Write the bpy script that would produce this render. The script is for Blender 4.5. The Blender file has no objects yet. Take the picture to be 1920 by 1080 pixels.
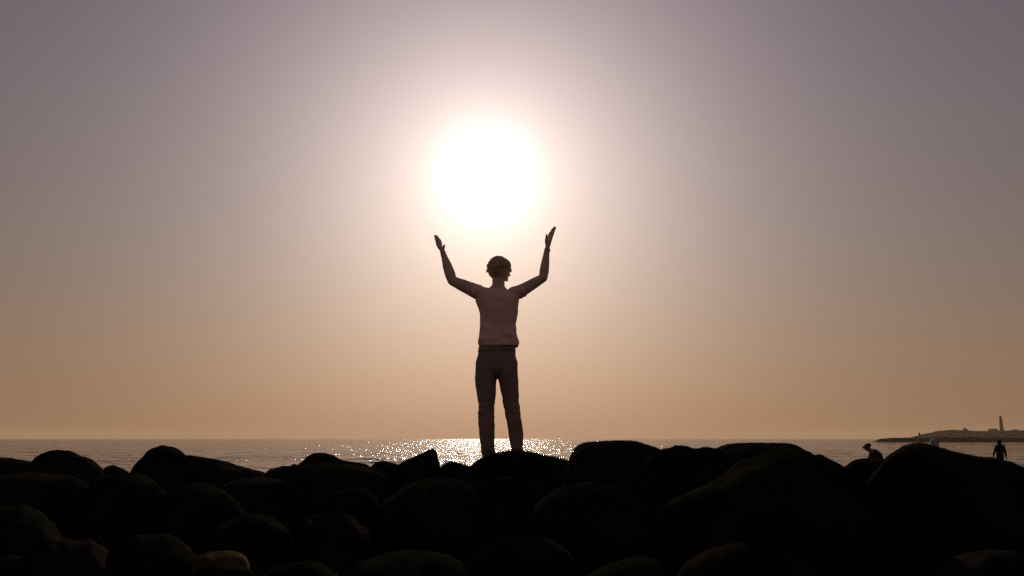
import bpy, bmesh, math, random
import numpy as np
from mathutils import Vector, Matrix, noise
R = math.radians
random.seed(7); np.random.seed(7)
scene = bpy.context.scene
C = scene.collection

# ------------------------------------------------------------------ camera
F = 1567.0                       # focal length in pixels of the 1920 wide photograph
CAMZ = 3.3                       # eye height above the sea
PITCH = R(10.2)
cam = bpy.data.cameras.new('camera')
cam.sensor_width = 36.0
cam.lens = 36.0 * F / 1920.0
cam.clip_start = 0.05
cam.clip_end = 20000
camo = bpy.data.objects.new('camera', cam)
camo.location = (0, 0, CAMZ)
camo.rotation_euler = (R(90) + PITCH, 0, 0)
C.objects.link(camo)
scene.camera = camo

def ray(px, py):
    x = (px - 960) / F; y = (540 - py) / F
    return Vector((x, math.cos(PITCH) - y * math.sin(PITCH), math.sin(PITCH) + y * math.cos(PITCH)))
def at(px, py, Y):
    d = ray(px, py)
    return Vector((0, 0, CAMZ)) + d * (Y / d.y)

# ------------------------------------------------------------------ light
SUN_DIR = ray(912, 330).normalized()
SUN_EL = math.asin(SUN_DIR.z)
SUN_AZ = math.atan2(SUN_DIR.x, SUN_DIR.y)
scene.view_settings.view_transform = 'Standard'
scene.view_settings.look = 'None'
scene.view_settings.exposure = 0.0
scene.view_settings.gamma = 1.0
scene.view_settings.use_curve_mapping = False
sun = bpy.data.lights.new('sun', 'SUN')
sun.energy = 3.6
sun.angle = R(0.5)
sun.color = (1.0, 0.84, 0.62)
suno = bpy.data.objects.new('sun', sun)
suno.rotation_euler = (-SUN_DIR).to_track_quat('-Z', 'Y').to_euler()
suno.location = (0, 0, 60)
C.objects.link(suno)

world = bpy.data.worlds.new('World'); scene.world = world
world.use_nodes = True
nt = world.node_tree; N = nt.nodes; L = nt.links; N.clear()
def math_node(nodes, links, op, a, b=None, clamp=False):
    n = nodes.new('ShaderNodeMath'); n.operation = op; n.use_clamp = clamp
    for i, v in enumerate((a, b)):
        if v is None: continue
        if isinstance(v, (int, float)): n.inputs[i].default_value = v
        else: links.new(v, n.inputs[i])
    return n.outputs[0]
def wm(op, a, b=None): return math_node(N, L, op, a, b)
tc = N.new('ShaderNodeTexCoord')
vn = N.new('ShaderNodeVectorMath'); vn.operation = 'NORMALIZE'; L.new(tc.outputs['Generated'], vn.inputs[0])
dt = N.new('ShaderNodeVectorMath'); dt.operation = 'DOT_PRODUCT'; L.new(vn.outputs[0], dt.inputs[0]); dt.inputs[1].default_value = SUN_DIR
theta = wm('MULTIPLY', wm('ARCCOSINE', wm('MINIMUM', dt.outputs['Value'], 0.9999999)), 180 / math.pi)
sep = N.new('ShaderNodeSeparateXYZ'); L.new(vn.outputs[0], sep.inputs[0])
elev = wm('MULTIPLY', wm('ARCSINE', sep.outputs['Z']), 180 / math.pi)
ramp = N.new('ShaderNodeValToRGB'); ramp.color_ramp.interpolation = 'B_SPLINE'
L.new(wm('DIVIDE', wm('ADD', elev, 10.0), 100.0), ramp.inputs[0])
STOPS = [(-10, (.270, .142, .076)), (0, (.282, .152, .082)), (4, (.252, .154, .094)), (9, (.198, .147, .117)), (15, (.162, .132, .131)),
         (24, (.132, .107, .128)), (35, (.103, .082, .111)), (90, (.092, .080, .104))]
el = ramp.color_ramp.elements
for i, (e, c) in enumerate(STOPS):
    p = (e + 10) / 100.0
    if i < 2: k = el[i]; k.position = p
    else: k = el.new(p)
for k, (e, c) in zip(sorted(el, key=lambda k: k.position), STOPS):
    k.position = (e + 10) / 100.0; k.color = (*c, 1)
wide = wm('MULTIPLY', wm('EXPONENT', wm('DIVIDE', theta, -14.0)), 2.45)
fall = wm('ADD', wide, 0.78)
aure = wm('MULTIPLY', wm('EXPONENT', wm('DIVIDE', theta, -6.8)), 1.05)
core = wm('ADD', wm('MULTIPLY', wm('EXPONENT', wm('MULTIPLY', wm('POWER', wm('DIVIDE', theta, 2.2), 1.5), -1.0)), .9), aure)
mul = N.new('ShaderNodeVectorMath'); mul.operation = 'SCALE'; L.new(ramp.outputs[0], mul.inputs[0]); L.new(fall, mul.inputs['Scale'])
cc = N.new('ShaderNodeVectorMath'); cc.operation = 'SCALE'; cc.inputs[0].default_value = (1.0, .88, .76); L.new(core, cc.inputs['Scale'])
ad = N.new('ShaderNodeVectorMath'); ad.operation = 'ADD'; L.new(mul.outputs[0], ad.inputs[0]); L.new(cc.outputs[0], ad.inputs[1])
s10 = N.new('ShaderNodeVectorMath'); s10.operation = 'SCALE'; L.new(ad.outputs[0], s10.inputs[0]); s10.inputs['Scale'].default_value = 10.0
sky = N.new('ShaderNodeTexSky'); sky.sky_type = 'NISHITA'; sky.sun_disc = False
sky.sun_elevation = SUN_EL; sky.sun_rotation = SUN_AZ
sky.air_density = 1.0; sky.dust_density = 5.0; sky.ozone_density = 1.0; sky.altitude = 5
tn = N.new('ShaderNodeVectorMath'); tn.operation = 'MULTIPLY'; L.new(sky.outputs[0], tn.inputs[0]); tn.inputs[1].default_value = (.02, .016, .014)
fin = N.new('ShaderNodeVectorMath'); fin.operation = 'ADD'; L.new(s10.outputs[0], fin.inputs[0]); L.new(tn.outputs[0], fin.inputs[1])
bg = N.new('ShaderNodeBackground'); bg.inputs['Strength'].default_value = 0.1; L.new(fin.outputs[0], bg.inputs['Color'])
wo = N.new('ShaderNodeOutputWorld'); L.new(bg.outputs[0], wo.inputs['Surface'])
scene.cycles.use_denoising = False
scene.cycles.caustics_reflective = False; scene.cycles.caustics_refractive = False
scene.cycles.volume_bounces = 0
scene.cycles.max_bounces = 6
scene.cycles.sample_clamp_indirect = 4.0

# ------------------------------------------------------------------ helpers
def tag(o, label=None, cat=None, group=None, kind=None):
    if label: o['label'] = label
    if cat: o['category'] = cat
    if group: o['group'] = group
    if kind: o['kind'] = kind
    return o
def link(name, me, mat=None, parent=None, smooth=True):
    o = bpy.data.objects.new(name, me); C.objects.link(o)
    if mat: me.materials.append(mat)
    if smooth: me.polygons.foreach_set('use_smooth', [True] * len(me.polygons))
    if parent:
        o.parent = parent
        o.matrix_parent_inverse = parent.matrix_world.inverted()
    return o
def mesh(name, v, f):
    me = bpy.data.meshes.new(name); me.from_pydata([tuple(p) for p in v], [], f); me.validate(); me.update(); return me

def material(name, rough=0.8, spec=0.3):
    m = bpy.data.materials.new(name); m.use_nodes = True
    b = m.node_tree.nodes['Principled BSDF']
    b.inputs['Roughness'].default_value = rough
    b.inputs['Specular IOR Level'].default_value = spec
    return m, m.node_tree.nodes, m.node_tree.links, b
def noisy(name, c1, c2, scale=4.0, rough=0.8, bump=0.3, bscale=None, dist=0.02, spec=0.25, c3=None, detail=8):
    m, n, l, b = material(name, rough, spec)
    t = n.new('ShaderNodeTexCoord')
    a = n.new('ShaderNodeTexNoise'); a.inputs['Scale'].default_value = scale; a.inputs['Detail'].default_value = detail
    l.new(t.outputs['Object'], a.inputs['Vector'])
    r = n.new('ShaderNodeValToRGB'); l.new(a.outputs[0], r.inputs[0])
    r.color_ramp.elements[0].position = .35; r.color_ramp.elements[0].color = (*c1, 1)
    r.color_ramp.elements[1].position = .65; r.color_ramp.elements[1].color = (*c2, 1)
    if c3:
        e = r.color_ramp.elements.new(.52); e.color = (*c3, 1)
    l.new(r.outputs[0], b.inputs['Base Color'])
    if bump:
        a2 = n.new('ShaderNodeTexNoise'); a2.inputs['Scale'].default_value = bscale or scale * 5; a2.inputs['Detail'].default_value = 8
        a2.inputs['Roughness'].default_value = .65
        l.new(t.outputs['Object'], a2.inputs['Vector'])
        bp = n.new('ShaderNodeBump'); bp.inputs['Strength'].default_value = bump; bp.inputs['Distance'].default_value = dist
        l.new(a2.outputs[0], bp.inputs['Height']); l.new(bp.outputs[0], b.inputs['Normal'])
    return m

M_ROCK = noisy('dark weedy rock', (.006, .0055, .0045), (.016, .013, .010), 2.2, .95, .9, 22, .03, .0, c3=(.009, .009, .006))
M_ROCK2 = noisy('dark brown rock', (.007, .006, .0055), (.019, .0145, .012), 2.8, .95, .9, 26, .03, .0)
M_SUNLIT_ROCK = noisy('rock lightened for sun', (.035, .024, .016), (.09, .06, .038), 5, .9, .8, 30, .015, .0)  # lighter stone colour stands in for sunlight on one small rock
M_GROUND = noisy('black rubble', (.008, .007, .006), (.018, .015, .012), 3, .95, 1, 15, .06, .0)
M_WEED = noisy('dry weed', (.010, .008, .004), (.020, .015, .008), 6, .9, 0, spec=0)
M_SKIN = noisy('skin', (.56, .38, .29), (.64, .45, .35), 8, .55, .15, 60, .002, .3)
M_SHIRT = noisy('rose cotton lightened for glare', (.74, .46, .38), (.82, .54, .45), 5, .95, .5, 18, .01, .1)  # shirt colour raised to imitate the sun glare veiling the figure
M_JEANS = noisy('brown denim', (.21, .15, .115), (.28, .20, .155), 6, .95, .6, 25, .008, .1)
M_HAIR = noisy('brown hair', (.36, .25, .15), (.48, .34, .21), 40, .6, .8, 90, .004, .3)
M_SHOE = noisy('dark shoe leather', (.05, .035, .03), (.09, .065, .05), 10, .7, .3)
M_BELT = noisy('belt leather', (.15, .11, .085), (.19, .14, .11), 10, .6, .2)
M_BAND = noisy('wrist band', (.4, .28, .2), (.5, .36, .27), 30, .7, .3)
M_SKIN_SHADE = noisy('skin darkened for shade', (.14, .09, .06), (.18, .12, .08), 8, .7, 0, spec=.1)  # far people's skin, darkened in the colour for faces in shade
M_DARKCLOTH = noisy('dark cloth', (.010, .009, .010), (.02, .018, .019), 5, .95, .4, spec=.02)
M_PALECLOTH = noisy('pale grey cloth', (.26, .22, .20), (.36, .31, .28), 5, .95, .4, spec=.05)
M_HEAD = noisy('headland scrub', (.012, .010, .009), (.028, .022, .019), .05, 1.0, .4, .3, .5, .0)
M_MOLE = noisy('armour stone', (.012, .010, .009), (.026, .022, .020), .3, 1.0, .8, 1.2, .4, .0)
M_WALL = noisy('weathered render', (.24, .2, .17), (.34, .29, .25), .3, .9, .2, 2, .05, .1)
M_TOWER = noisy('tower masonry', (.12, .10, .09), (.18, .15, .13), .2, .9, .2, 1.5, .05, .1)
M_ROOF = noisy('dark roof', (.06, .05, .045), (.09, .07, .06), .5, .9, .2)
M_GLASS, n_, l_, b_ = material('dark window glass', .15, .5); b_.inputs['Base Color'].default_value = (.03, .035, .04, 1)

# ------------------------------------------------------------------ sea
def sea():
    h = CAMZ
    Rf = 6500.0
    rows = []
    d = 8.0
    while d < Rf:
        rows.append(d); d += max(.35, d * d / (h * 836) * .8)
    rows.append(Rf)
    ang = np.concatenate([np.linspace(-62, -36, 40), np.linspace(-35.9, 35.9, 960), np.linspace(36, 62, 40)]) * math.pi / 180
    nx = len(ang)
    v = []; 
    for d in rows:
        fade = 1.0 if d < 900 else max(0.0, 1 - (d - 900) / 900)
        for a in ang:
            x = d * math.tan(a) if abs(a) < R(62.1) else 0
            z = 0
            if fade > 0:
                z += .22 * noise.noise((x * .16, d * .16, 1.3)) + .30 * noise.noise((x * .06, d * .05, 4.3))
                z += .17 * noise.noise((x * .42, d * .42, 2.3))
                if d < 500: z += .10 * noise.noise((x * 1.1, d * 1.1, 7.3))
                z *= fade
            v.append((x, d, z))
    f = [(j * nx + i, j * nx + i + 1, (j + 1) * nx + i + 1, (j + 1) * nx + i) for j in range(len(rows) - 1) for i in range(nx - 1)]
    # the sheet goes on behind and beside the camera, flat
    base = len(v)
    v += [(-12300, -600, -.3), (12300, -600, -.3), (12300, Rf + 600, -.3), (-12300, Rf + 600, -.3)]
    f.append((base, base + 1, base + 2, base + 3))
    o = link('sea', mesh('sea', v, f), None)
    m, n, l, b = material('sea water', .07, .17)
    b.inputs['Base Color'].default_value = (.012, .012, .013, 1)
    b.inputs['IOR'].default_value = 1.33
    t = n.new('ShaderNodeTexCoord')
    def nz(sx, sy, detail=3, rough=.6):
        mp = n.new('ShaderNodeMapping'); mp.inputs['Scale'].default_value = (sx, sy, 1); l.new(t.outputs['Object'], mp.inputs[0])
        a = n.new('ShaderNodeTexNoise'); a.inputs['Scale'].default_value = 1; a.inputs['Detail'].default_value = detail; a.inputs['Roughness'].default_value = rough
        l.new(mp.outputs[0], a.inputs['Vector']); return a.outputs[0]
    prev = None
    for sx, sy, det, dist in ((.03, .05, 2, 3.5), (.10, .20, 3, 1.5), (.5, 1.0, 4, .37)):
        bp = n.new('ShaderNodeBump'); bp.inputs['Strength'].default_value = 1; bp.inputs['Distance'].default_value = dist
        l.new(nz(sx, sy, det), bp.inputs['Height'])
        if sx > .3:
            g = n.new('ShaderNodeMapRange'); l.new(nz(.05, .012, 2), g.inputs[0])
            g.inputs['From Min'].default_value = .38; g.inputs['From Max'].default_value = .62; g.inputs['To Min'].default_value = .35; g.inputs['To Max'].default_value = 1.0
            l.new(g.outputs[0], bp.inputs['Strength'])
        if prev: l.new(prev, bp.inputs['Normal'])
        prev = bp.outputs[0]
    l.new(prev, b.inputs['Normal'])
    o.data.materials.append(m)
    tag(o, kind='structure')
sea()

# ------------------------------------------------------------------ shore ground
def ground():
    # rubble shore under the boulders; falls into the sea beyond the rocks, runs further out on the right
    nx, ny = 120, 120
    v = []
    for j in range(ny):
        y = -14 + 82 * (j / (ny - 1)) ** 1.3
        for i in range(nx):
            x = -60 + 130 * i / (nx - 1)
            z = CAMZ - 1.45
            if y > 9: z = CAMZ - 1.45 - .05 * (y - 9)
            lim = 24 + max(0, min(1, (x - 6) / 9)) * 26
            if y > lim: z -= (y - lim) * .45
            z = max(z, -1.5)
            z += .22 * noise.fractal((x * .7, y * .7, 9), 1, 2, 4)
            v.append((x, y, z))
    f = [(j * nx + i, j * nx + i + 1, (j + 1) * nx + i + 1, (j + 1) * nx + i) for j in range(ny - 1) for i in range(nx - 1)]
    tag(link('ground', mesh('ground', v, f), M_GROUND), kind='structure')
ground()

# ------------------------------------------------------------------ boulders
def smooth_profile(pts, n):
    xs = np.array([p[0] for p in pts], float); ys = np.array([p[1] for p in pts], float)
    X = np.linspace(0, 1, n)
    X = xs[0] + (xs[-1] - xs[0]) * (.5 - .5 * np.cos(math.pi * X))
    # monotone cubic interpolation
    h = np.diff(xs); dlt = np.diff(ys) / h
    m = np.zeros(len(xs)); m[0] = dlt[0]; m[-1] = dlt[-1]
    for i in range(1, len(xs) - 1):
        m[i] = 0 if dlt[i - 1] * dlt[i] <= 0 else 2 * dlt[i - 1] * dlt[i] / (dlt[i - 1] + dlt[i])
    k = np.clip(np.searchsorted(xs, X) - 1, 0, len(h) - 1)
    t = (X - xs[k]) / h[k]
    Yv = (2*t**3-3*t**2+1)*ys[k] + (t**3-2*t**2+t)*h[k]*m[k] + (-2*t**3+3*t**2)*ys[k+1] + (t**3-t**2)*h[k]*m[k+1]
    return X, Yv
ROCKS = {}
def rock(key, label, pts, Y, depth, mat=None, lump=.035, sq=2.3, lean=0.0, fine=.008, name='boulder', base=None):
    ns, nr = 72, 56
    X, P = smooth_profile(pts, ns)
    tops = [at(x, y, Y) for x, y in zip(X, P)]
    zmax = max(p.z for p in tops)
    zb = min(min(tops[0].z, tops[-1].z), zmax - .25) - .05 if base is None else base
    px_ = (tops[0].x + tops[-1].x) / 2 / Y
    dirv = Vector((px_, 1, 0)).normalized()
    sd = Vector((hash_(key), hash_(key + 'b'), hash_(key + 'c')))
    v = []
    for i, p in enumerate(tops):
        hgt = max(p.z - zb, .002)
        u = 2 * i / (ns - 1) - 1
        g = max(1e-3, 1 - abs(u) ** 2.6) ** .5
        ry = depth * g * (.45 + .55 * min(1, hgt / (zmax - zb)))
        zc = zb + hgt * .38
        yc = Y + lean * (p.z - zmax) + depth * .22 * noise.noise(Vector((p.x * 1.1, 3.1, 0)) + sd)
        for k in range(nr):
            a = 2 * math.pi * k / nr
            ca, sa = math.cos(a), math.sin(a)
            e = 2 / sq
            yy = math.copysign(abs(ca) ** e, ca); zz = math.copysign(abs(sa) ** e, sa)
            v.append(Vector((p.x + (yc - Y + ry * yy) * dirv.x, Y + (yc - Y + ry * yy) * dirv.y, zc + (p.z - zc if zz > 0 else hgt * .38 + .12) * zz)))
    c0, c1 = len(v), len(v) + 1
    v += [sum((v[k] for k in range(nr)), Vector()) / nr, sum((v[(ns - 1) * nr + k] for k in range(nr)), Vector()) / nr]
    f = [(i * nr + k, (i + 1) * nr + k, (i + 1) * nr + (k + 1) % nr, i * nr + (k + 1) % nr) for i in range(ns - 1) for k in range(nr)]
    f += [(c0, k, (k + 1) % nr) for k in range(nr)] + [(c1, (ns - 1) * nr + (k + 1) % nr, (ns - 1) * nr + k) for k in range(nr)]
    me = mesh(name, v, f)
    bm = bmesh.new(); bm.from_mesh(me); bmesh.ops.recalc_face_normals(bm, faces=bm.faces); bm.normal_update()
    size = min(1.4, depth * 1.4)
    for q in bm.verts:
        s = q.co + sd
        dd = lump * size * noise.fractal(s * (2.0 / size), 1, 2, 3) + fine * noise.fractal(s * 9, .8, 2.1, 4)
        r = noise.ridged_multi_fractal(s * (1.3 / size), 1, 2, 3, 1, 2)
        dd -= lump * .25 * size * max(0, r - 1.6)
        cr = abs(noise.noise(s * (1.1 / size) + Vector((7, 3, 1)))) * 1.0
        if cr < .035: dd -= (.035 - cr) / .035 * .022
        q.co += q.normal * dd
    # a few broken, flatter faces
    rp = random.Random(int(hash_(key) * 10))
    cm = Vector((sum(p.x for p in tops) / ns, Y, (zb + zmax) / 2)); ext = Vector(((tops[-1].x - tops[0].x) / 2, depth, (zmax - zb) / 2))
    for _k in range(7):
        n_ = Vector((rp.uniform(-1, 1), rp.uniform(-1.1, .5), rp.uniform(-.2, .8))).normalized()
        sup = math.sqrt((n_.x * ext.x) ** 2 + (n_.y * ext.y) ** 2 + (n_.z * ext.z) ** 2)
        lim = sup * rp.uniform(.80, .95)
        for q in bm.verts:
            d_ = (q.co - cm).dot(n_) - lim
            if d_ > 0: q.co -= n_ * d_ * .82
    # settle the top so that its outline lies on the profile
    V = np.array([q.co[:] for q in bm.verts])
    tx = np.array([p.x / p.y for p in tops]); tz = np.array([(p.z - CAMZ) / p.y for p in tops])
    for _ in range(3):
        ux = V[:, 0] / V[:, 1]; uz = (V[:, 2] - CAMZ) / V[:, 1]
        nb = 48; e = np.linspace(tx[0], tx[-1], nb + 1); mid = (e[1:] + e[:-1]) / 2
        bi = np.clip(np.searchsorted(e, ux) - 1, 0, nb - 1)
        mx = np.full(nb, -9.0); np.maximum.at(mx, bi, uz)
        err = np.where(mx > -8, np.interp(mid, tx, tz) - mx, 0); err = np.clip(err, -.05, .05)
        err = np.convolve(np.pad(err, 2, mode='edge'), [.15, .2, .3, .2, .15], 'valid')
        wgt = np.clip((V[:, 2] - zb) / max(.05, (zmax - zb) * .6), 0, 1)
        V[:, 2] += np.interp(ux, mid, err) * V[:, 1] * wgt
    for q, c_ in zip(bm.verts, V): q.co = c_
    c = Vector((tops[ns // 2].x, Y, zb))
    for q in bm.verts: q.co -= c
    bm.to_mesh(me); bm.free()
    o = link(name, me, mat or M_ROCK)
    o.location = c
    tag(o, label, 'boulder', 'boulders of the rocky shore')
    ROCKS[key] = o
    bpy.context.view_layer.update()
    return o
def hash_(s):
    h = 0
    for ch in s: h = (h * 131 + ord(ch)) % 9973
    return h / 37.0

# crest of the pile, left to right
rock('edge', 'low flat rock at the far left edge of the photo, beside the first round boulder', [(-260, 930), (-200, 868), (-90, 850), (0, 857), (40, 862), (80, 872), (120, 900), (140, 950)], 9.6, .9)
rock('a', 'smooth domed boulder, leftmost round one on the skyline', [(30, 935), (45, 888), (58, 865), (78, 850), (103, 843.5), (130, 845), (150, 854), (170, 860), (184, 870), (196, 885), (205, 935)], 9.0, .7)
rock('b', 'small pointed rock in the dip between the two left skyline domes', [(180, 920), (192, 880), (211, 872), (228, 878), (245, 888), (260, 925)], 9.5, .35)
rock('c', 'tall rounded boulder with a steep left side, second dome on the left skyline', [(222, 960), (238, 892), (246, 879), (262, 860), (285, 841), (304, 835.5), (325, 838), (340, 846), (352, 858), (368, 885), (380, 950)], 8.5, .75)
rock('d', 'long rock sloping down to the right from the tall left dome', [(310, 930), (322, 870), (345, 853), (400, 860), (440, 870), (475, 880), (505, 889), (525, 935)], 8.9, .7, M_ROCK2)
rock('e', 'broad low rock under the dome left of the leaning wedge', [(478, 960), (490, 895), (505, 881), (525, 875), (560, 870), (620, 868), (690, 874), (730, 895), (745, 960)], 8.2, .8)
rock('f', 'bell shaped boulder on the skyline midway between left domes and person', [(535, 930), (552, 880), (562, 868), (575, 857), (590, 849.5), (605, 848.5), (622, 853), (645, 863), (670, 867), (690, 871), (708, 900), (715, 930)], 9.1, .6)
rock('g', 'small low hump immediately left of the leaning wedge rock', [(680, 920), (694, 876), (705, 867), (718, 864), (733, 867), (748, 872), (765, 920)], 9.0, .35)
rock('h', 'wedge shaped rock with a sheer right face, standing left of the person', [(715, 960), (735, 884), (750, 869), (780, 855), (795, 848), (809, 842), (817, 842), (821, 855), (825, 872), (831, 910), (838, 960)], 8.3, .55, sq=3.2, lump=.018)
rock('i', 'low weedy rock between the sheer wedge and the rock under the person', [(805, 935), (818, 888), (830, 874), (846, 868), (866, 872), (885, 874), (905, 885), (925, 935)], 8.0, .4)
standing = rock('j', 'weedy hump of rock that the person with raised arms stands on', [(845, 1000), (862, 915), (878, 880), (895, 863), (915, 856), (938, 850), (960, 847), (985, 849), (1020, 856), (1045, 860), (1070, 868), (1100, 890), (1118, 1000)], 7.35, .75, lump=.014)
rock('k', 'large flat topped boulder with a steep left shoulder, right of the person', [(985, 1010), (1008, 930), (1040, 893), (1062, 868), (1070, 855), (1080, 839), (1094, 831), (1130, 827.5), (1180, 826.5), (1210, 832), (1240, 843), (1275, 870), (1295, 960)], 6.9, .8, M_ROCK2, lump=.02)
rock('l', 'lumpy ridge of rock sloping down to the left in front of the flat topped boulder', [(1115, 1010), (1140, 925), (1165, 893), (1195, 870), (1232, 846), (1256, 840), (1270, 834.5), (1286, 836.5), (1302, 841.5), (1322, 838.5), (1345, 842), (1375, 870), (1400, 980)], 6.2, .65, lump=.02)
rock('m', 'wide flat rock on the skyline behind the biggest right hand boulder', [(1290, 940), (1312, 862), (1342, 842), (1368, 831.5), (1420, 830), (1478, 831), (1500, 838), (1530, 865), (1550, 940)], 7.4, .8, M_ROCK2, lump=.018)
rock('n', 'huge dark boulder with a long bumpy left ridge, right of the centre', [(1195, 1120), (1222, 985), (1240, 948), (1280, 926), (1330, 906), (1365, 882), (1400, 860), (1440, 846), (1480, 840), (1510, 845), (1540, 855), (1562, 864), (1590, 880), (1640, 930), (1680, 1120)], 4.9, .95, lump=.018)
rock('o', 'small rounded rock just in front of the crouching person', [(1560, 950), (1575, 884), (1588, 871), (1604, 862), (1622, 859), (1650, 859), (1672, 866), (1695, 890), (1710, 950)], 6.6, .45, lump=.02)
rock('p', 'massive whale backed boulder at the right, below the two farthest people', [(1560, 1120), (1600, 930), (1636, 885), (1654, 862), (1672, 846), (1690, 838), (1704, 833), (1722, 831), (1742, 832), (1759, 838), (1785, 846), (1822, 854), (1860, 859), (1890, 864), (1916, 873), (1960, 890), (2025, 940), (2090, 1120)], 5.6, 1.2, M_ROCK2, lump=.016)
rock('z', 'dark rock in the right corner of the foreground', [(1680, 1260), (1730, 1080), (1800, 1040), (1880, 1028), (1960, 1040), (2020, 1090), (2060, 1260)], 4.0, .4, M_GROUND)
# second rank and foreground
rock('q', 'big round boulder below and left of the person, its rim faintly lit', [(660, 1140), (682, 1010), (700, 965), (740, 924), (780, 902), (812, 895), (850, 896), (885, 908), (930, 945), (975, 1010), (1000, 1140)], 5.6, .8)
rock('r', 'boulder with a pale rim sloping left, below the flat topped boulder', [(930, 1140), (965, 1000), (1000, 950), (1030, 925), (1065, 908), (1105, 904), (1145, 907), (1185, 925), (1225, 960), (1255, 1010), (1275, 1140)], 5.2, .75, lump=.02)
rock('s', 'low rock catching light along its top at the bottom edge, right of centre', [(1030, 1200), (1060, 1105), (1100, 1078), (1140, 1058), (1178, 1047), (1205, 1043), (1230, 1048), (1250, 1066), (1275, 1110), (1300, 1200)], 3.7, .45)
rock('t', 'pale sunlit stone, small and slanting, at the bottom left edge', [(350, 1100), (365, 1052), (380, 1040), (402, 1034), (430, 1032), (448, 1035), (460, 1043), (468, 1056), (474, 1100)], 3.75, .22, M_SUNLIT_ROCK, lump=.03)
rock('mm', 'added flat dark rock standing in for the shaded front of the pale sunlit stone', [(325, 1200), (340, 1110), (362, 1068), (400, 1055), (440, 1056), (470, 1068), (488, 1100), (500, 1200)], 3.35, .22)  # added rock, covers the pale stone's front where only shade lies
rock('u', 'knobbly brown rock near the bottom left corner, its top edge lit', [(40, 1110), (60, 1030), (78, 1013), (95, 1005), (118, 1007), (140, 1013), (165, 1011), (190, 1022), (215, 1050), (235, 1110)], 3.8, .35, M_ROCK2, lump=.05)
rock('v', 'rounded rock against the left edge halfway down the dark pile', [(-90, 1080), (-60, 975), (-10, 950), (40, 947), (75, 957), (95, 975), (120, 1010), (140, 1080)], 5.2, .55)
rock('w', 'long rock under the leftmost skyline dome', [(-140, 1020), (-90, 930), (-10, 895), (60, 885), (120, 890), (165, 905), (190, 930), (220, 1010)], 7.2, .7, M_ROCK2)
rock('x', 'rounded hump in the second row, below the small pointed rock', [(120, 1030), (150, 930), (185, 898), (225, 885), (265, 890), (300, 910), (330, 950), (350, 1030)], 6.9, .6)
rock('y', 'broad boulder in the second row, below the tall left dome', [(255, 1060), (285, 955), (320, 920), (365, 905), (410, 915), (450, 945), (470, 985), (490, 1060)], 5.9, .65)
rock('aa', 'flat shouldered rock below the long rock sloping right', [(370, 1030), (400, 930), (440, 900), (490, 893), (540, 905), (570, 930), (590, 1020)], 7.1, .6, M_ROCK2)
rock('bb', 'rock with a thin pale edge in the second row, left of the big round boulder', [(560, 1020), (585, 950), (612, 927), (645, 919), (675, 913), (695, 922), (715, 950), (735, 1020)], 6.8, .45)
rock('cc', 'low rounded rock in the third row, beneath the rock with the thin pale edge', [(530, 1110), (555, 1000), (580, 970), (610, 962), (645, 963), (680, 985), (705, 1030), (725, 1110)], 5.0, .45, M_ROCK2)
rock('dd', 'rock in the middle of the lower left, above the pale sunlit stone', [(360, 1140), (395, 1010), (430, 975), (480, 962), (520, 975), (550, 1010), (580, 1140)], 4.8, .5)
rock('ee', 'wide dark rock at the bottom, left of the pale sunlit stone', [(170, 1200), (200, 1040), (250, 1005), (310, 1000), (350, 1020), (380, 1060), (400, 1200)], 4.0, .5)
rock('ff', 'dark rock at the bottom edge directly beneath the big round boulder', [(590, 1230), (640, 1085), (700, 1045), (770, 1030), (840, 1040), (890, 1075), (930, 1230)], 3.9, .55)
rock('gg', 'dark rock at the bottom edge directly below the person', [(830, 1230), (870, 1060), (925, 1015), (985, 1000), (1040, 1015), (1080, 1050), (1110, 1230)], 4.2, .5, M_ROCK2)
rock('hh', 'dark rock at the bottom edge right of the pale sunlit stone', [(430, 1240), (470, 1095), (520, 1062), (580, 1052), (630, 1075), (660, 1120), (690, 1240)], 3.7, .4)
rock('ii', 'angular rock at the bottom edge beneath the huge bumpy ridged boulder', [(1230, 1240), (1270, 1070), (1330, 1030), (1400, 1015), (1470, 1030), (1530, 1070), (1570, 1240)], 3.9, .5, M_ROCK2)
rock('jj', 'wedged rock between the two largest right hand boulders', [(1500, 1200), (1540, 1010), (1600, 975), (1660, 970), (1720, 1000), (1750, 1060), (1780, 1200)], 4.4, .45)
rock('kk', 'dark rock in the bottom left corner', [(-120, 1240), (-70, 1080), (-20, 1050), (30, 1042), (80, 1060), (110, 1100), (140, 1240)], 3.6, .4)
rock('ll', 'rock on the inner slope between the big round boulder and the person’s rock'.replace('’', ''), [(840, 1020), (870, 935), (910, 905), (960, 893), (1005, 905), (1030, 935), (1050, 1020)], 6.3, .4)

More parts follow.
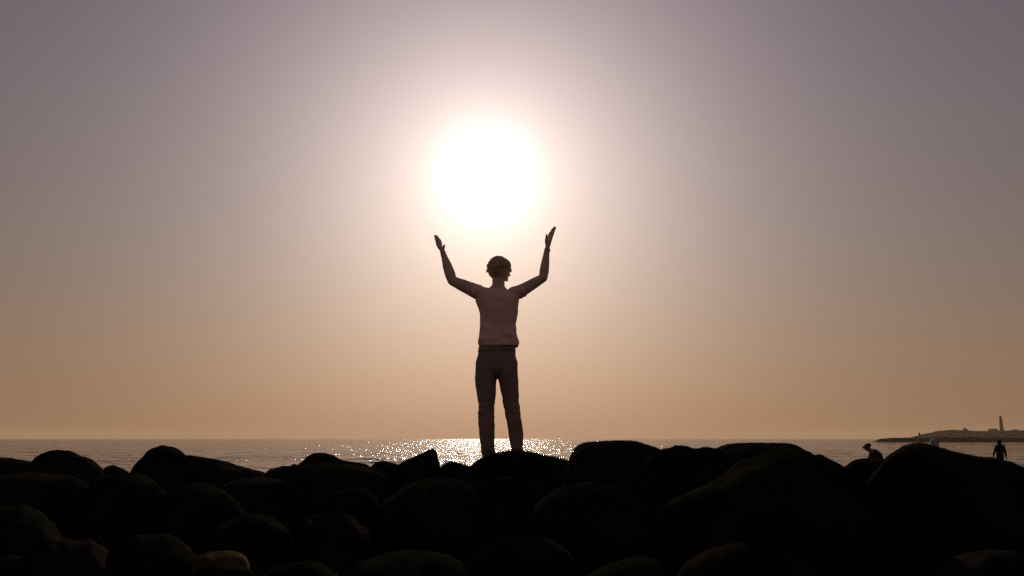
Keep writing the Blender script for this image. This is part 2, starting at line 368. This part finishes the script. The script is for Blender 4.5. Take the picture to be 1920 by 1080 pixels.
# weed fringe on the tops
def weed(o, n, hmin, hmax, zmin_frac=.75, seed=1):
    rnd = random.Random(seed)
    me = o.data
    zs = [v.co.z for v in me.vertices]; z0, z1 = min(zs), max(zs)
    polys = [p for p in me.polygons if p.normal.z > .25 and p.center.z > z0 + (z1 - z0) * zmin_frac]
    v, f = [], []
    cum = np.cumsum([p.area for p in polys]).tolist()
    for p in rnd.choices(polys, cum_weights=cum, k=n):
        vs = [me.vertices[i].co for i in p.vertices]
        a, b = rnd.random(), rnd.random()
        c = vs[0].lerp(vs[1], a).lerp(vs[-1].lerp(vs[-2], a), b)
        if noise.noise(c * 3.5 + Vector((seed, 0, 0))) < -.12: continue
        d = Vector((rnd.uniform(-.6, .6), rnd.uniform(-.6, .6), 1)).normalized()
        h = rnd.uniform(hmin, hmax); a = rnd.uniform(0, math.pi)
        s_ = Vector((math.cos(a), math.sin(a), 0)) * rnd.uniform(.0012, .0028)
        b = len(v)
        bend = Vector((rnd.uniform(-.4, .4), rnd.uniform(-.4, .4), 0)) * h
        v += [c - s_, c + s_, c + d * h * .55 + s_ * .7, c + d * h * .55 - s_ * .7, c + d * h + bend]
        f += [(b, b + 1, b + 2, b + 3), (b + 3, b + 2, b + 4)]
    w = link('weed_tufts', mesh('weed_tufts', v, f), M_WEED)
    w.parent = o; w['kind'] = 'stuff'
for k, n, a, b_, zf in (('j', 9000, .010, .030, .72), ('i', 3000, .010, .028, .7), ('k', 5000, .003, .011, .75), ('h', 900, .003, .009, .8), ('l', 3500, .003, .011, .7),
                        ('n', 6000, .003, .009, .6), ('p', 5000, .003, .010, .75), ('m', 2500, .003, .009, .8), ('r', 3500, .003, .010, .6), ('q', 3500, .003, .010, .7)):
    weed(ROCKS[k], n, a, b_, zf, seed=len(k) + n % 17)

# ------------------------------------------------------------------ figures
def loft(stations, nseg=20, cap=1.0):
    """stations: (centre, radius_across, radius_deep[, side axis]); returns verts, faces of one closed tube."""
    v, f = [], []
    cs = [Vector(s[0]) for s in stations]
    for i, s in enumerate(stations):
        if i == 0: t = cs[1] - cs[0]
        elif i == len(cs) - 1: t = cs[-1] - cs[-2]
        else: t = cs[i + 1] - cs[i - 1]
        t.normalize()
        side = Vector(s[3]) if len(s) > 3 else Vector((0, 1, 0))     # direction of the "deep" radius
        dp = (side - t * side.dot(t)).normalized()
        ac = t.cross(dp).normalized()
        for k in range(nseg):
            a = 2 * math.pi * k / nseg
            v.append(cs[i] + ac * (math.cos(a) * s[1]) + dp * (math.sin(a) * s[2]))
    n = len(stations)
    for i in range(n - 1):
        for k in range(nseg):
            f.append((i * nseg + k, i * nseg + (k + 1) % nseg, (i + 1) * nseg + (k + 1) % nseg, (i + 1) * nseg + k))
    # rounded caps
    for end, sgn in ((0, -1), (n - 1, 1)):
        t = (cs[1] - cs[0]).normalized() * -1 if end == 0 else (cs[-1] - cs[-2]).normalized()
        r = min(stations[end][1], stations[end][2]) * cap
        c = len(v)
        ring = [end * nseg + k for k in range(nseg)]
        mid = []
        for k in ring:
            mid.append(len(v)); v.append(cs[end] + (v[k] - cs[end]) * .72 + t * r * .6)
        tip = len(v); v.append(cs[end] + t * r * .88)
        for k in range(nseg):
            a, b = ring[k], ring[(k + 1) % nseg]; m1, m2 = mid[k], mid[(k + 1) % nseg]
            q, w = ((b, a, m1, m2), (m2, m1, tip)) if end == 0 else ((a, b, m2, m1), (m1, m2, tip))
            f += [q, w]
    return v, f
def ball(c, rx, ry, rz, rot=None, seg=24, rings=14):
    v, f = [], []
    c = Vector(c)
    for j in range(1, rings):
        th = math.pi * j / rings
        for k in range(seg):
            a = 2 * math.pi * k / seg
            p = Vector((rx * math.sin(th) * math.cos(a), ry * math.sin(th) * math.sin(a), rz * math.cos(th)))
            if rot: p = rot @ p
            v.append(c + p)
    top = len(v); v.append(c + (rot @ Vector((0, 0, rz)) if rot else Vector((0, 0, rz))))
    bot = len(v); v.append(c - (rot @ Vector((0, 0, rz)) if rot else Vector((0, 0, rz))))
    for j in range(rings - 2):
        for k in range(seg):
            f.append((j * seg + k, (j + 1) * seg + k, (j + 1) * seg + (k + 1) % seg, j * seg + (k + 1) % seg))
    for k in range(seg):
        f.append((top, k, (k + 1) % seg)); f.append((bot, (rings - 2) * seg + (k + 1) % seg, (rings - 2) * seg + k))
    return v, f
def fuse(name, parts, mat, voxel, parent=None, smooth=2, fold=None, origin=None):
    """joins closed shapes into ONE continuous surface."""
    v, f = [], []
    for pv, pf in parts:
        b = len(v); v += pv; f += [tuple(b + i for i in q) for q in pf]
    me = bpy.data.meshes.new(name + '_raw'); me.from_pydata([tuple(p) for p in v], [], f); me.update()
    bm = bmesh.new(); bm.from_mesh(me)
    bmesh.ops.recalc_face_normals(bm, faces=bm.faces); bm.to_mesh(me); bm.free()
    tmp = bpy.data.objects.new('tmp', me); C.objects.link(tmp)
    rm = tmp.modifiers.new('r', 'REMESH'); rm.mode = 'VOXEL'; rm.voxel_size = voxel
    if smooth:
        sm = tmp.modifiers.new('s', 'SMOOTH'); sm.iterations = smooth; sm.factor = .5
    dg = bpy.context.evaluated_depsgraph_get(); dg.update()
    out = bpy.data.meshes.new_from_object(tmp.evaluated_get(dg))
    bpy.data.objects.remove(tmp)
    out.name = name
    if fold:
        amp, fn = fold
        co = [(q.co.copy(), q.normal.copy()) for q in out.vertices]
        for q, (c, n) in zip(out.vertices, co):
            q.co = c + n * amp * fn(c)
    org = Vector(origin) if origin is not None else (parent.location.copy() if parent else Vector())
    for q in out.vertices: q.co -= org
    o = bpy.data.objects.new(name, out); C.objects.link(o)
    out.materials.clear(); out.materials.append(mat)
    out.polygons.foreach_set('use_smooth', [True] * len(out.polygons))
    if parent: o.parent = parent
    else: o.location = org
    return o

MY = 7.3                                     # distance of the main figure
PXM = MY / F
def m(px, py, dy=0.0): 
    p = at(px, py, MY); p.y += dy; return p
def w(px): return px * PXM

def finger(a, b, c, d, r0, r1):
    return loft([(a, r0, r0), (b, (r0 * 2 + r1) / 3, (r0 * 2 + r1) / 3), (c, (r0 + r1 * 2) / 3 * .98, (r0 + r1 * 2) / 3 * .98), (d, r1, r1)], 12)
def hand(wrist, knuck, tip, thumb_base, thumb_tip, palm_w, spread=1.0):
    """hand seen edge-on: its width runs along the view axis (Y), its thickness across."""
    parts = []
    wr, kn, tp = Vector(wrist), Vector(knuck), Vector(tip)
    ax = (kn - wr).normalized(); fx = (tp - kn)
    Yv = Vector((0, 1, 0)); Wv = Vector((.50 * spread, .86, 0)).normalized()
    parts.append(loft([(wr - ax * .02, .023, .028), (wr + ax * .01, .020, .028), (wr + (kn - wr) * .5, .0185, palm_w * .46, Wv), (kn, .0150, palm_w * .5, Wv), (kn + ax * .006, .013, palm_w * .47, Wv)], 20))
    lens = (.93, 1.0, .94, .76)
    for i in range(4):
        off = (i - 1.5) * palm_w * .245
        base = kn + Wv * off - ax * .008
        l = fx * lens[i]
        side = l.cross(Yv).normalized()
        curl = side * (.002 + .002 * i) * spread
        dr = Wv * off * .42
        p1 = base + l * .42 + dr * .4; p2 = base + l * .73 + dr * .7 + curl * .6; p3 = base + l + dr + curl * 1.6
        parts.append(finger(base, p1, p2, p3, 0.0108, .0088))
    tb, tt = Vector(thumb_base), Vector(thumb_tip)
    mid = tb + (tt - tb) * .55 + ax * .004
    parts.append(loft([(wr + (kn - wr) * .15, .014, .016), (tb, .0135, .014), (mid, .0105, .0105), (tt, .0080, .0085)], 14))
    return parts

def build_man():
    o_ = m(935, 860)
    B = []
    # pelvis and torso under the clothes
    B.append(loft([(m(931, 698), w(30), .06), (m(931, 686), w(35), .115), (m(932, 660), w(31), .10), (m(934, 625), w(31), .10), (m(935, 590), w(34), .115),
                   (m(934, 562), w(38), .115), (m(933, 551), w(34), .09), (m(934, 546), w(20), .07)], 28))
    # neck and head
    B.append(loft([(m(934, 549), w(17), .062), (m(934.5, 540), w(12.6), .058), (m(934.5, 530), w(11.8), .056), (m(935, 518), w(12.5), .06)], 20))
    B.append(ball(m(936, 503, .0), w(20.5), .098, .105))                       # cranium
    B.append(loft([(m(937, 503, -.005), w(21), .088), (m(938.5, 511, .0), w(21), .078), (m(941, 518, .005), w(17), .060), (m(945.5, 524.5, .01), w(8), .035)], 18, .5))   # jaw towards the right
    B.append(loft([(m(953, 501), w(4.5), .02), (m(956.0, 505), w(3.4), .014), (m(957.6, 508.5), w(2.6), .012)], 12))           # nose
    B.append(loft([(m(952, 514.5), w(3.5), .02), (m(955.4, 516), w(2.4), .014)], 10))           # lips
    B.append(ball(m(928.5, 508, -.088), .018, .012, .030))                              # ear on the camera side
    B.append(ball(m(928.5, 508, .088), .018, .012, .030))
    B.append(ball(m(946.5, 513), w(9.6), .055, .045)); B.append(ball(m(944.5, 519.5), w(8.6), .050, .034))     # cheeks and jaw
    # arms
    def arm(sh, el_, wr, r):
        s, e, q = sh, el_, wr
        d1 = e - s; d2 = q - e
        return [loft([(s, w(13.5 * r), .055), (s + d1 * .3, w(11.8 * r), .052), (s + d1 * .65, w(10.4 * r), .047), (s + d1 * .92, w(8.7 * r), .042), (e, w(8.5 * r), .041)], 20),
                loft([(e - d2 * .03, w(8.0 * r), .041), (e + d2 * .22, w(9.2 * r), .045), (e + d2 * .5, w(8.1 * r), .038), (e + d2 * .78, w(6.2), .030), (q, w(5.0), .028)], 20)]
    B += arm(m(897, 548), m(847.6, 525.5, .02), m(828.5, 468, .05), 1.12)
    B += arm(m(971, 549), m(1018.8, 520, .02), m(1026.3, 464, .05), 1)
    B += hand(m(828.5, 468, .05), m(821.8, 457, .055), m(819, 437.8, .06), m(831.0, 463, .035), m(833.5, 458.2, .025), .084, 1)
    B += hand(m(1026.3, 464, .05), m(1029.5, 449.5, .055), m(1037.2, 421.5, .06), m(1024.2, 451, .030), m(1025.0, 438.8, .022), .084, -1)
    # legs
    B.append(loft([(m(913, 700), w(18), .085), (m(912, 740), w(13), .075), (m(912, 775), w(10.5), .058), (m(912.5, 800), w(10), .055), (m(914, 838), w(7), .04), (m(914, 850), w(6.4), .038)], 20))
    B.append(loft([(m(950, 700), w(18), .085), (m(956, 740), w(13), .075), (m(961, 775), w(10.5), .058), (m(965, 800), w(10), .055), (m(969, 832), w(7), .04), (m(970, 845), w(6.4), .038)], 20))
    body = fuse('person', B, M_SKIN, .0042, None, 1, None, o_)
    body.data.name = 'person_body'
    tag(body, 'person standing on the weedy hump with both arms raised, in t-shirt and jeans', 'person')
    # ---- shirt
    S = [loft([(m(934, 650), w(37.0), .135), (m(934, 643), w(38.2), .135), (m(934.5, 625), w(36), .13), (m(934, 608), w(34.3), .128), (m(935, 590), w(36), .132),
               (m(934.8, 574), w(38.6), .134), (m(932.5, 561), w(42.5), .130), (m(932.5, 551), w(38), .112), (m(934, 546.5), w(30), .09), (m(934.5, 542.5), w(16), .072)], 32, .08),
         loft([(m(915, 556), w(13.5), .075), (m(904, 550), w(13.5), .072), (m(893, 546.3), w(12.6), .064), (m(885.5, 547.5), w(13.2), .060)], 22, .1),
         loft([(m(955, 556), w(13.5), .075), (m(965, 550), w(13.5), .072), (m(975, 546), w(12.6), .064), (m(983.5, 543.5), w(13.0), .060)], 22, .1),
         loft([(m(968, 633), w(3), .05), (m(969, 642), w(3.8), .05), (m(968.5, 645), w(3.4), .05)], 12)]
    def fs(c):
        z = c.z
        a = noise.noise(Vector((c.x * 7, c.y * 7, z * 16))) + .5 * noise.noise(Vector((c.x * 16, c.y * 16, z * 22)))
        return a * (.6 + .6 * max(0, min(1, (m(0, 600).z - z) / .25)))
    fuse('shirt', S, M_SHIRT, .005, body, 1, (.010, fs))
    # ---- jeans
    J = [loft([(m(931.5, 650), w(34.8), .118), (m(931.5, 664), w(35.5), .122), (m(931, 678), w(39.4), .124), (m(931.3, 692), w(39.8), .118), (m(931.5, 703), w(36), .09)], 32, .12),
         loft([(m(912, 676), w(19.6), .105), (m(911.5, 692), w(20.3), .112), (m(911, 708), w(20.6), .108), (m(911.3, 724), w(19.3), .100), (m(912.3, 745), w(16.8), .09), (m(912.8, 765), w(14.4), .082), (m(911.5, 775), w(15.3), .08),
               (m(912, 795), w(15.2), .078), (m(913.3, 820), w(13.8), .073), (m(915, 840), w(12.8), .070), (m(915.8, 853), w(12.8), .070)], 24, .1),
         loft([(m(950.5, 676), w(19.4), .105), (m(951.2, 692), w(19.8), .112), (m(952.5, 708), w(19), .108), (m(954.5, 724), w(17.6), .10), (m(957.5, 745), w(15.8), .09), (m(959.8, 765), w(14.4), .082), (m(962.3, 778), w(14.0), .08),
               (m(965, 795), w(14.2), .078), (m(968, 818), w(13.2), .073), (m(969.2, 838), w(11.4), .070), (m(970, 849), w(11.4), .070)], 24, .1)]
    def fj(c):
        z = c.z
        k = m(0, 772).z
        a = .6 * noise.noise(Vector((c.x * 9, c.y * 9, z * 15)))
        a += 1.0 * noise.noise(Vector((c.x * 12, c.y * 12, z * 34))) * (math.exp(-((z - k) / .10) ** 2) + math.exp(-((z - m(0, 842).z) / .06) ** 2))
        return a
    fuse('jeans', J, M_JEANS, .0048, body, 6, (.0075, fj))
    # belt
    fuse('belt', [loft([(m(931.5, 655.5), w(35.4), .1225), (m(931.5, 660.5), w(35.9), .1245)], 40, .05)], M_BELT, .006, body, 0)
    # hair: cap of locks over the cranium, swept, ragged at the nape and fringe
    H = [ball(m(934.8, 500.5, .0), w(20.8), .106, .100), ball(m(930, 505, -.004), w(16.5), .10, .090), ball(m(941, 498.5, .0), w(18.0), .098, .072)]
    rnd = random.Random(3)
    for i in range(110):
        a = rnd.uniform(0, 2 * math.pi); ph = rnd.uniform(.05, 1.75)
        if math.cos(a) > .55 and ph > 1.5: ph = 1.4
        d = Vector((math.sin(ph) * math.cos(a) * w(20.5), math.sin(ph) * math.sin(a) * .104, math.cos(ph) * .100))
        c = m(934.5, 500.5)
        p0 = c + d * .93
        p1 = c + d * 1.03 + Vector((math.cos(a + 1.2) * .012, math.sin(a + 1.2) * .012, -.014))
        p2 = p1 + Vector((math.cos(a + 1.0) * .010, math.sin(a + 1.0) * .010, -.020))
        H.append(loft([(p0, .010, .010), (p1, .008, .008), (p2, .0040, .0040)], 8))
    fuse('hair', H, M_HAIR, .0036, body, 1)
    # goatee
    G = [loft([(m(946.5 + i * 1.2, 521.5 + (i % 2)), .008, .01), (m(947.6 + i * 1.1, 526 + (i % 3)), .0035, .004)], 8) for i in range(5)]
    fuse('beard', G, M_HAIR, .003, body, 0)
    # bracelet on the right wrist
    fuse('wristband', [loft([(m(1026.4, 468.5, .048), w(5.9), .031), (m(1026.6, 464.8, .05), w(5.8), .031)], 22)], M_BAND, .003, body, 0)
    for x, y in ((915.5, 855), (970, 851)):
        Sx = [loft([(m(x, y + 3, -.10), .040, .032, (0, 0, 1)), (m(x, y + 3, -.03), .044, .045, (0, 0, 1)), (m(x + (2 if x > 940 else -2), y + 4.5, .08), .048, .034, (0, 0, 1)), (m(x + (3 if x > 940 else -3), y + 6, .15), .036, .022, (0, 0, 1))], 18),
              loft([(m(x, y - 7, -.04), .042, .048), (m(x, y + 1, -.04), .044, .052)], 16)]
        fuse('shoe', Sx, M_SHOE, .005, body, 1)
build_man()

# ---- far people on the lower shore
def far_person_standing():
    Y = 45.0; s = Y / F
    def p(px, py, dy=0): q = at(px, py, Y); q.y += dy; return q
    x0, x1 = 1874.5, 885.5
    foot = p(1875, 885.5)
    B = [loft([(p(1875, 858), .15, .10), (p(1875, 849), .14, .10), (p(1874.6, 840), .17, .11), (p(1874.4, 834.5), .15, .09)], 18),
         loft([(p(1874.3, 835), .06, .06), (p(1874, 831), .055, .055)], 12), ball(p(1873.9, 829.3), .085, .10, .118),
         loft([(p(1867.5, 835.5), .055, .055), (p(1865.2, 845), .045, .045), (p(1864.0, 852, .05), .035, .035), (p(1864.2, 856, .08), .025, .04)], 12),
         loft([(p(1881.5, 835.5), .055, .055), (p(1884.6, 845), .045, .045), (p(1887.0, 853, .05), .035, .035), (p(1888.0, 859, .08), .025, .04)], 12),
         loft([(p(1871.8, 856), .085, .09), (p(1871.4, 870), .06, .06), (p(1871.2, 884), .042, .045), (p(1871, 884.6, -.1), .035, .05)], 14),
         loft([(p(1878, 856), .085, .09), (p(1878.6, 870), .06, .06), (p(1879, 884), .042, .045), (p(1879, 884.6, -.1), .035, .05)], 14)]
    for hx, hy, sg in ((1864.2, 856, -1), (1888, 859, 1)):
        for i in range(4):
            b = p(hx, hy, .05 + i * .02); B.append(loft([(b, .010, .010), (b + Vector((sg * .01, 0, -.05)), .009, .009), (b + Vector((sg * .008, 0, -.085 + abs(i - 1.4) * .01)), .008, .008)], 8))
        b = p(hx, hy - 1, .04); B.append(loft([(b, .012, .012), (b + Vector((-sg * .03, -.02, -.05)), .009, .009)], 8))
    body = fuse('person', B, M_SKIN_SHADE, .011, None, 1, None, foot)
    tag(body, 'person standing with arms hanging, far off beyond the right hand boulder, in a dark jacket', 'person')
    fuse('jacket', [loft([(p(1875, 860), .19, .14), (p(1875, 850), .185, .145), (p(1874.8, 841), .215, .14), (p(1874.4, 836), .19, .12), (p(1874.2, 832.5), .10, .09)], 20),
                    loft([(p(1868.2, 836.5), .07, .075), (p(1865.4, 845), .06, .065), (p(1864.0, 853, .05), .05, .055)], 14),
                    loft([(p(1880.8, 836.5), .07, .075), (p(1884.4, 845), .06, .065), (p(1887.0, 854, .05), .05, .055)], 14)], M_DARKCLOTH, .014, body, 1)
    fuse('trousers', [loft([(p(1875, 856), .17, .13), (p(1875, 862), .17, .13)], 16), loft([(p(1871.8, 860), .10, .11), (p(1871.3, 872), .08, .085), (p(1871.2, 882.6), .07, .075)], 14),
                      loft([(p(1878.2, 860), .10, .11), (p(1878.6, 872), .08, .085), (p(1879, 882.6), .07, .075)], 14)], M_DARKCLOTH, .014, body, 1)
    fuse('hood', [ball(p(1873.9, 829.2, .01), .105, .12, .135)], M_DARKCLOTH, .012, body, 1)
    return body
far_person_standing()

def far_person_crouching():
    Y = 27.0
    def p(px, py, dy=0): q = at(px - 5, py - 1, Y); q.y += dy; return q
    org = p(1646, 893)
    B = [loft([(p(1650, 872), .16, .15), (p(1649, 862), .15, .15), (p(1645.5, 853), .15, .17), (p(1640, 848), .11, .14)], 18),     # bent back
         loft([(p(1638.5, 848.5), .065, .065), (p(1634, 843), .06, .06)], 12),
         ball(p(1630.5, 839.8), .098, .085, .118, Matrix.Rotation(R(-28), 3, 'Y')),
         loft([(p(1624.7, 840.5), .02, .02), (p(1623.4, 842.8), .012, .014)], 8),                        # nose
         loft([(p(1650, 872, -.08), .09, .10), (p(1631, 869, -.12), .075, .075)], 12), loft([(p(1631, 869, -.12), .07, .07), (p(1635, 892, -.12), .045, .045), (p(1629, 893, -.12), .04, .04)], 12),
         loft([(p(1650, 872, .08), .09, .10), (p(1632, 868, .14), .075, .075)], 12), loft([(p(1632, 868, .14), .07, .07), (p(1636, 892, .14), .045, .045), (p(1630, 893, .14), .04, .04)], 12)]
    for dy in (-.17, .17):
        B.append(loft([(p(1643, 852, dy), .055, .055), (p(1640, 862, dy * 1.2), .048, .048), (p(1632, 866, dy * .8), .038, .038), (p(1627, 867.5, dy * .6), .022, .035)], 12))
        for i in range(4):
            b = p(1627, 867.5, dy * .6 + (i - 1.5) * .019); B.append(loft([(b, .010, .010), (b + Vector((-.045, 0, -.012)), .009, .009), (b + Vector((-.065, 0, -.045 + .006 * i)), .008, .008)], 8))
        b = p(1628.5, 866.5, dy * .6); B.append(loft([(b, .012, .012), (b + Vector((-.035, -.02 if dy < 0 else .02, .02)), .009, .009)], 8))
    body = fuse('person', B, M_SKIN_SHADE, .009, None, 1, None, org)
    tag(body, 'person crouching and bent forward to the left behind the small rounded rock, in a cap', 'person')
    fuse('jacket', [loft([(p(1650.2, 876), .20, .19), (p(1649.8, 865), .205, .20), (p(1646.5, 855), .195, .21), (p(1641, 848.5), .135, .17), (p(1638, 846.5), .08, .09)], 20)] +
         [loft([(p(1643, 852, dy), .075, .075), (p(1640, 862, dy * 1.2), .065, .065), (p(1633, 866, dy * .85), .05, .05)], 14) for dy in (-.17, .17)], M_DARKCLOTH, .012, body, 1,
         (.012, lambda c: noise.noise(c * 6)))
    fuse('trousers', [loft([(p(1651, 880), .17, .17), (p(1650, 872), .18, .18)], 14)] + [q for dy in (-.12, .13) for q in
         (loft([(p(1650, 872, dy * .7), .105, .115), (p(1631, 869, dy), .09, .09)], 12), loft([(p(1631, 869, dy), .085, .085), (p(1635, 889, dy), .065, .065)], 12))], M_DARKCLOTH, .012, body, 1)
    fuse('cap', [ball(p(1632.0, 836.6), .112, .10, .075, Matrix.Rotation(R(-22), 3, 'Y')), loft([(p(1627.2, 838.2), .022, .085), (p(1621.0, 840.4), .010, .06)], 14)], M_DARKCLOTH, .008, body, 1)
far_person_crouching()

def far_person_hidden():
    Y = 24.0
    def p(px, py, dy=0): q = at(px, py, Y); q.y += dy; return q
    org = p(1752, 882)
    B = [loft([(p(1754, 880), .17, .14), (p(1754, 862), .15, .13), (p(1753, 846), .18, .13), (p(1752.5, 841), .13, .09)], 18), loft([(p(1752.5, 842), .06, .06), (p(1752, 836), .055, .055)], 12),
         ball(p(1751.8, 831), .088, .10, .122)]
    body = fuse('person', B, M_SKIN_SHADE, .010, None, 1, None, org)
    tag(body, 'person sunk behind the whale backed boulder, only the pale hooded head showing', 'person')
    fuse('jacket', [loft([(p(1754, 882), .21, .19), (p(1754, 862), .19, .17), (p(1753, 848), .22, .17), (p(1752.5, 841), .15, .12), (p(1752.2, 837), .10, .10)], 20)], M_PALECLOTH, .012, body, 1)
    fuse('hood', [ball(p(1752.4, 830.6, .01), .112, .125, .138), loft([(p(1753, 839), .12, .12), (p(1752.6, 833), .10, .11)], 16)], M_PALECLOTH, .010, body, 1, (.006, lambda c: noise.noise(c * 12)))
    return body
far_person_hidden()

# ------------------------------------------------------------------ breakwater, beacon, headland, tower
def box(c, sx, sy, sz, top=1.0):
    x, y, z = c
    v = [(x + i * sx / 2, y + j * sy / 2, z) for i, j in ((-1, -1), (1, -1), (1, 1), (-1, 1))] + [(x + i * sx / 2 * top, y + j * sy / 2 * top, z + sz) for i, j in ((-1, -1), (1, -1), (1, 1), (-1, 1))]
    return v, [(0, 3, 2, 1), (4, 5, 6, 7), (0, 1, 5, 4), (1, 2, 6, 5), (2, 3, 7, 6), (3, 0, 4, 7)]
def prism(c, r0, r1, h, n=16):
    x, y, z = c
    v = [(x + r0 * math.cos(2 * math.pi * k / n), y + r0 * math.sin(2 * math.pi * k / n), z) for k in range(n)] + [(x + r1 * math.cos(2 * math.pi * k / n), y + r1 * math.sin(2 * math.pi * k / n), z + h) for k in range(n)]
    return v, [tuple(reversed(range(n))), tuple(range(n, 2 * n))] + [(k, (k + 1) % n, n + (k + 1) % n, n + k) for k in range(n)]
def join(parts):
    v, f = [], []
    for pv, pf in parts:
        b = len(v); v += [tuple(p) for p in pv]; f += [tuple(b + i for i in q) for q in pf]
    return v, f
def part(name, mat, parent, parts, smooth=False):
    o = link(name, mesh(name, *join(parts)), mat, None, smooth); o.parent = parent; return o
def empty(name, loc):
    o = bpy.data.objects.new(name, None); o.location = loc; C.objects.link(o); bpy.context.view_layer.update(); return o

def long_mound(name, pts, depth, zb, mat, rough, ns=260, nr=14, fr=.2):
    """pts: (px, py, Y) crest line."""
    P = [at(*p) for p in pts]
    xs = [p.x for p in P]
    v = []
    for i in range(ns):
        x = xs[0] + (xs[-1] - xs[0]) * i / (ns - 1)
        y = float(np.interp(x, xs, [p.y for p in P])); z = float(np.interp(x, xs, [p.z for p in P]))
        for k in range(nr + 1):
            u = k / nr * 2 - 1
            hz = max(0, 1 - abs(u) ** 1.9)
            if i in (0, ns - 1): hz *= .2
            n = noise.fractal(Vector((x * fr, u * depth * fr, depth)), .8, 2, 4)
            v.append((x, y + u * depth, zb + (z - zb) * hz + rough * n * (hz ** .5)))
    f = [(i * (nr + 1) + k, (i + 1) * (nr + 1) + k, (i + 1) * (nr + 1) + k + 1, i * (nr + 1) + k + 1) for i in range(ns - 1) for k in range(nr)]
    return link(name, mesh(name, v, f), mat)
YB = 780.0
mole = long_mound('breakwater', [(1638, 828.6, YB), (1650, 823.2, YB), (1672, 821.0, YB), (1724, 820.5, YB), (1800, 820.0, YB), (1920, 820.6, YB), (2300, 820.5, YB)], 9, -1.5, M_MOLE, .55, 500, 16, .35)
tag(mole, 'long low dark stone breakwater running across the water at the right', 'breakwater')
YH = 1700.0
hill = long_mound('headland', [(1715, 825, YH), (1735, 820.5, YH), (1752, 814, YH), (1768, 808.5, YH), (1790, 806.2, YH), (1800, 808.5, YH), (1840, 808, YH), (1880, 807.5, YH), (1920, 806.5, YH), (2000, 804, YH), (2300, 803, YH)], 160, -2, M_HEAD, 2.0, 400, 20, .03)
tag(hill, kind='structure')

def beacon():
    b = at(1724.3, 821.0, YB)
    e = empty('beacon', b)
    part('base', M_WALL, e, [prism((0, 0, -1), 1.8, 1.5, 1.9, 14)])
    part('post', M_ROOF, e, [prism((0, 0, .9), .95, .75, 2.4, 14)])
    part('lantern', M_ROOF, e, [prism((0, 0, 3.3), 1.1, 1.1, .3, 12), prism((0, 0, 3.6), .75, .75, .8, 12), prism((0, 0, 4.4), .9, .1, .5, 12)])
    tag(e, 'small dark harbour beacon standing on the stone breakwater', 'beacon')
beacon()
def tower():
    b = at(1878.5, 808.5, YH - 20)
    e = empty('lighthouse', b)
    hgt = (808.5 - 780) * (YH - 20) / F
    part('shaft', M_TOWER, e, [prism((0, 0, -2), 3.9, 2.5, hgt * .86 + 2, 24)])
    part('gallery', M_TOWER, e, [prism((0, 0, hgt * .86), 2.5, 3.0, .8, 24)])
    part('lantern_room', M_TOWER, e, [prism((0, 0, hgt * .86 + .8), 2.1, 1.9, 2.6, 16)])
    part('roof', M_ROOF, e, [prism((0, 0, hgt * .86 + 3.4), 2.1, .3, 1.2, 16)])
    for k in range(4):
        part('window', M_GLASS, e, [box((0, -(3.75 - k * .33), 4 + k * 6), .9, .4, 1.6)])
    tag(e, 'tall slim tapering tower rising from the far headland', 'lighthouse')
tower()
def house(px, py, wpx, hpx, label, gable=True, extra=None):
    b = at(px, py, YH - 40); s = (YH - 40) / F
    e = empty('house', b)
    W_, H_ = wpx * s, hpx * s
    wall = part('wall', M_WALL, e, [box((0, 0, -2), W_, 8, H_ * .7 + 2)])
    v = [(-W_ / 2 - .3, -4.3, H_ * .7), (W_ / 2 + .3, -4.3, H_ * .7), (W_ / 2 + .3, 4.3, H_ * .7), (-W_ / 2 - .3, 4.3, H_ * .7), (-W_ / 2 * .7, 0, H_), (W_ / 2 * .7, 0, H_)]
    r = part('roof', M_ROOF, e, [(v, [(0, 3, 2, 1), (0, 1, 5, 4), (2, 3, 4, 5), (1, 2, 5), (3, 0, 4)])])
    if extra: part('chimney', M_WALL, r, [box((-W_ * .15, 0, H_ * .8), 1.4, 1.4, extra * s)])
    n = max(1, int(W_ / 3.5))
    for k in range(n):
        part('window', M_GLASS, e, [box((-W_ / 2 + W_ * (k + .5) / n, -4.02, H_ * .7 - 2.2), 1.1, .16, 1.3)])
    tag(e, label, 'house', 'buildings on the headland')
house(1809.7, 808.6, 5.2, 5.2, 'small square house with a chimney on the headland above the breakwater', extra=3.2)
house(1862, 808.0, 15, 4.2, 'long low building left of the tall tower on the headland')
house(1903, 807.6, 7, 2.6, 'tiny low building on the headland right of the tall tower')

# ------------------------------------------------------------------ haze
def haze():
    v, f = box((0, 2900, -3.2), 27000, 8800, 58)
    o = link('haze', mesh('haze', v, f), None, None, False)
    m_ = bpy.data.materials.new('haze'); m_.use_nodes = True
    n, l = m_.node_tree.nodes, m_.node_tree.links; n.clear()
    pv = n.new('ShaderNodeVolumePrincipled'); pv.inputs['Density'].default_value = 0.00006
    pv.inputs['Color'].default_value = (.92, .70, .52, 1); pv.inputs['Anisotropy'].default_value = .15
    out = n.new('ShaderNodeOutputMaterial'); l.new(pv.outputs[0], out.inputs['Volume'])
    o.data.materials.append(m_); tag(o, kind='stuff')
haze()
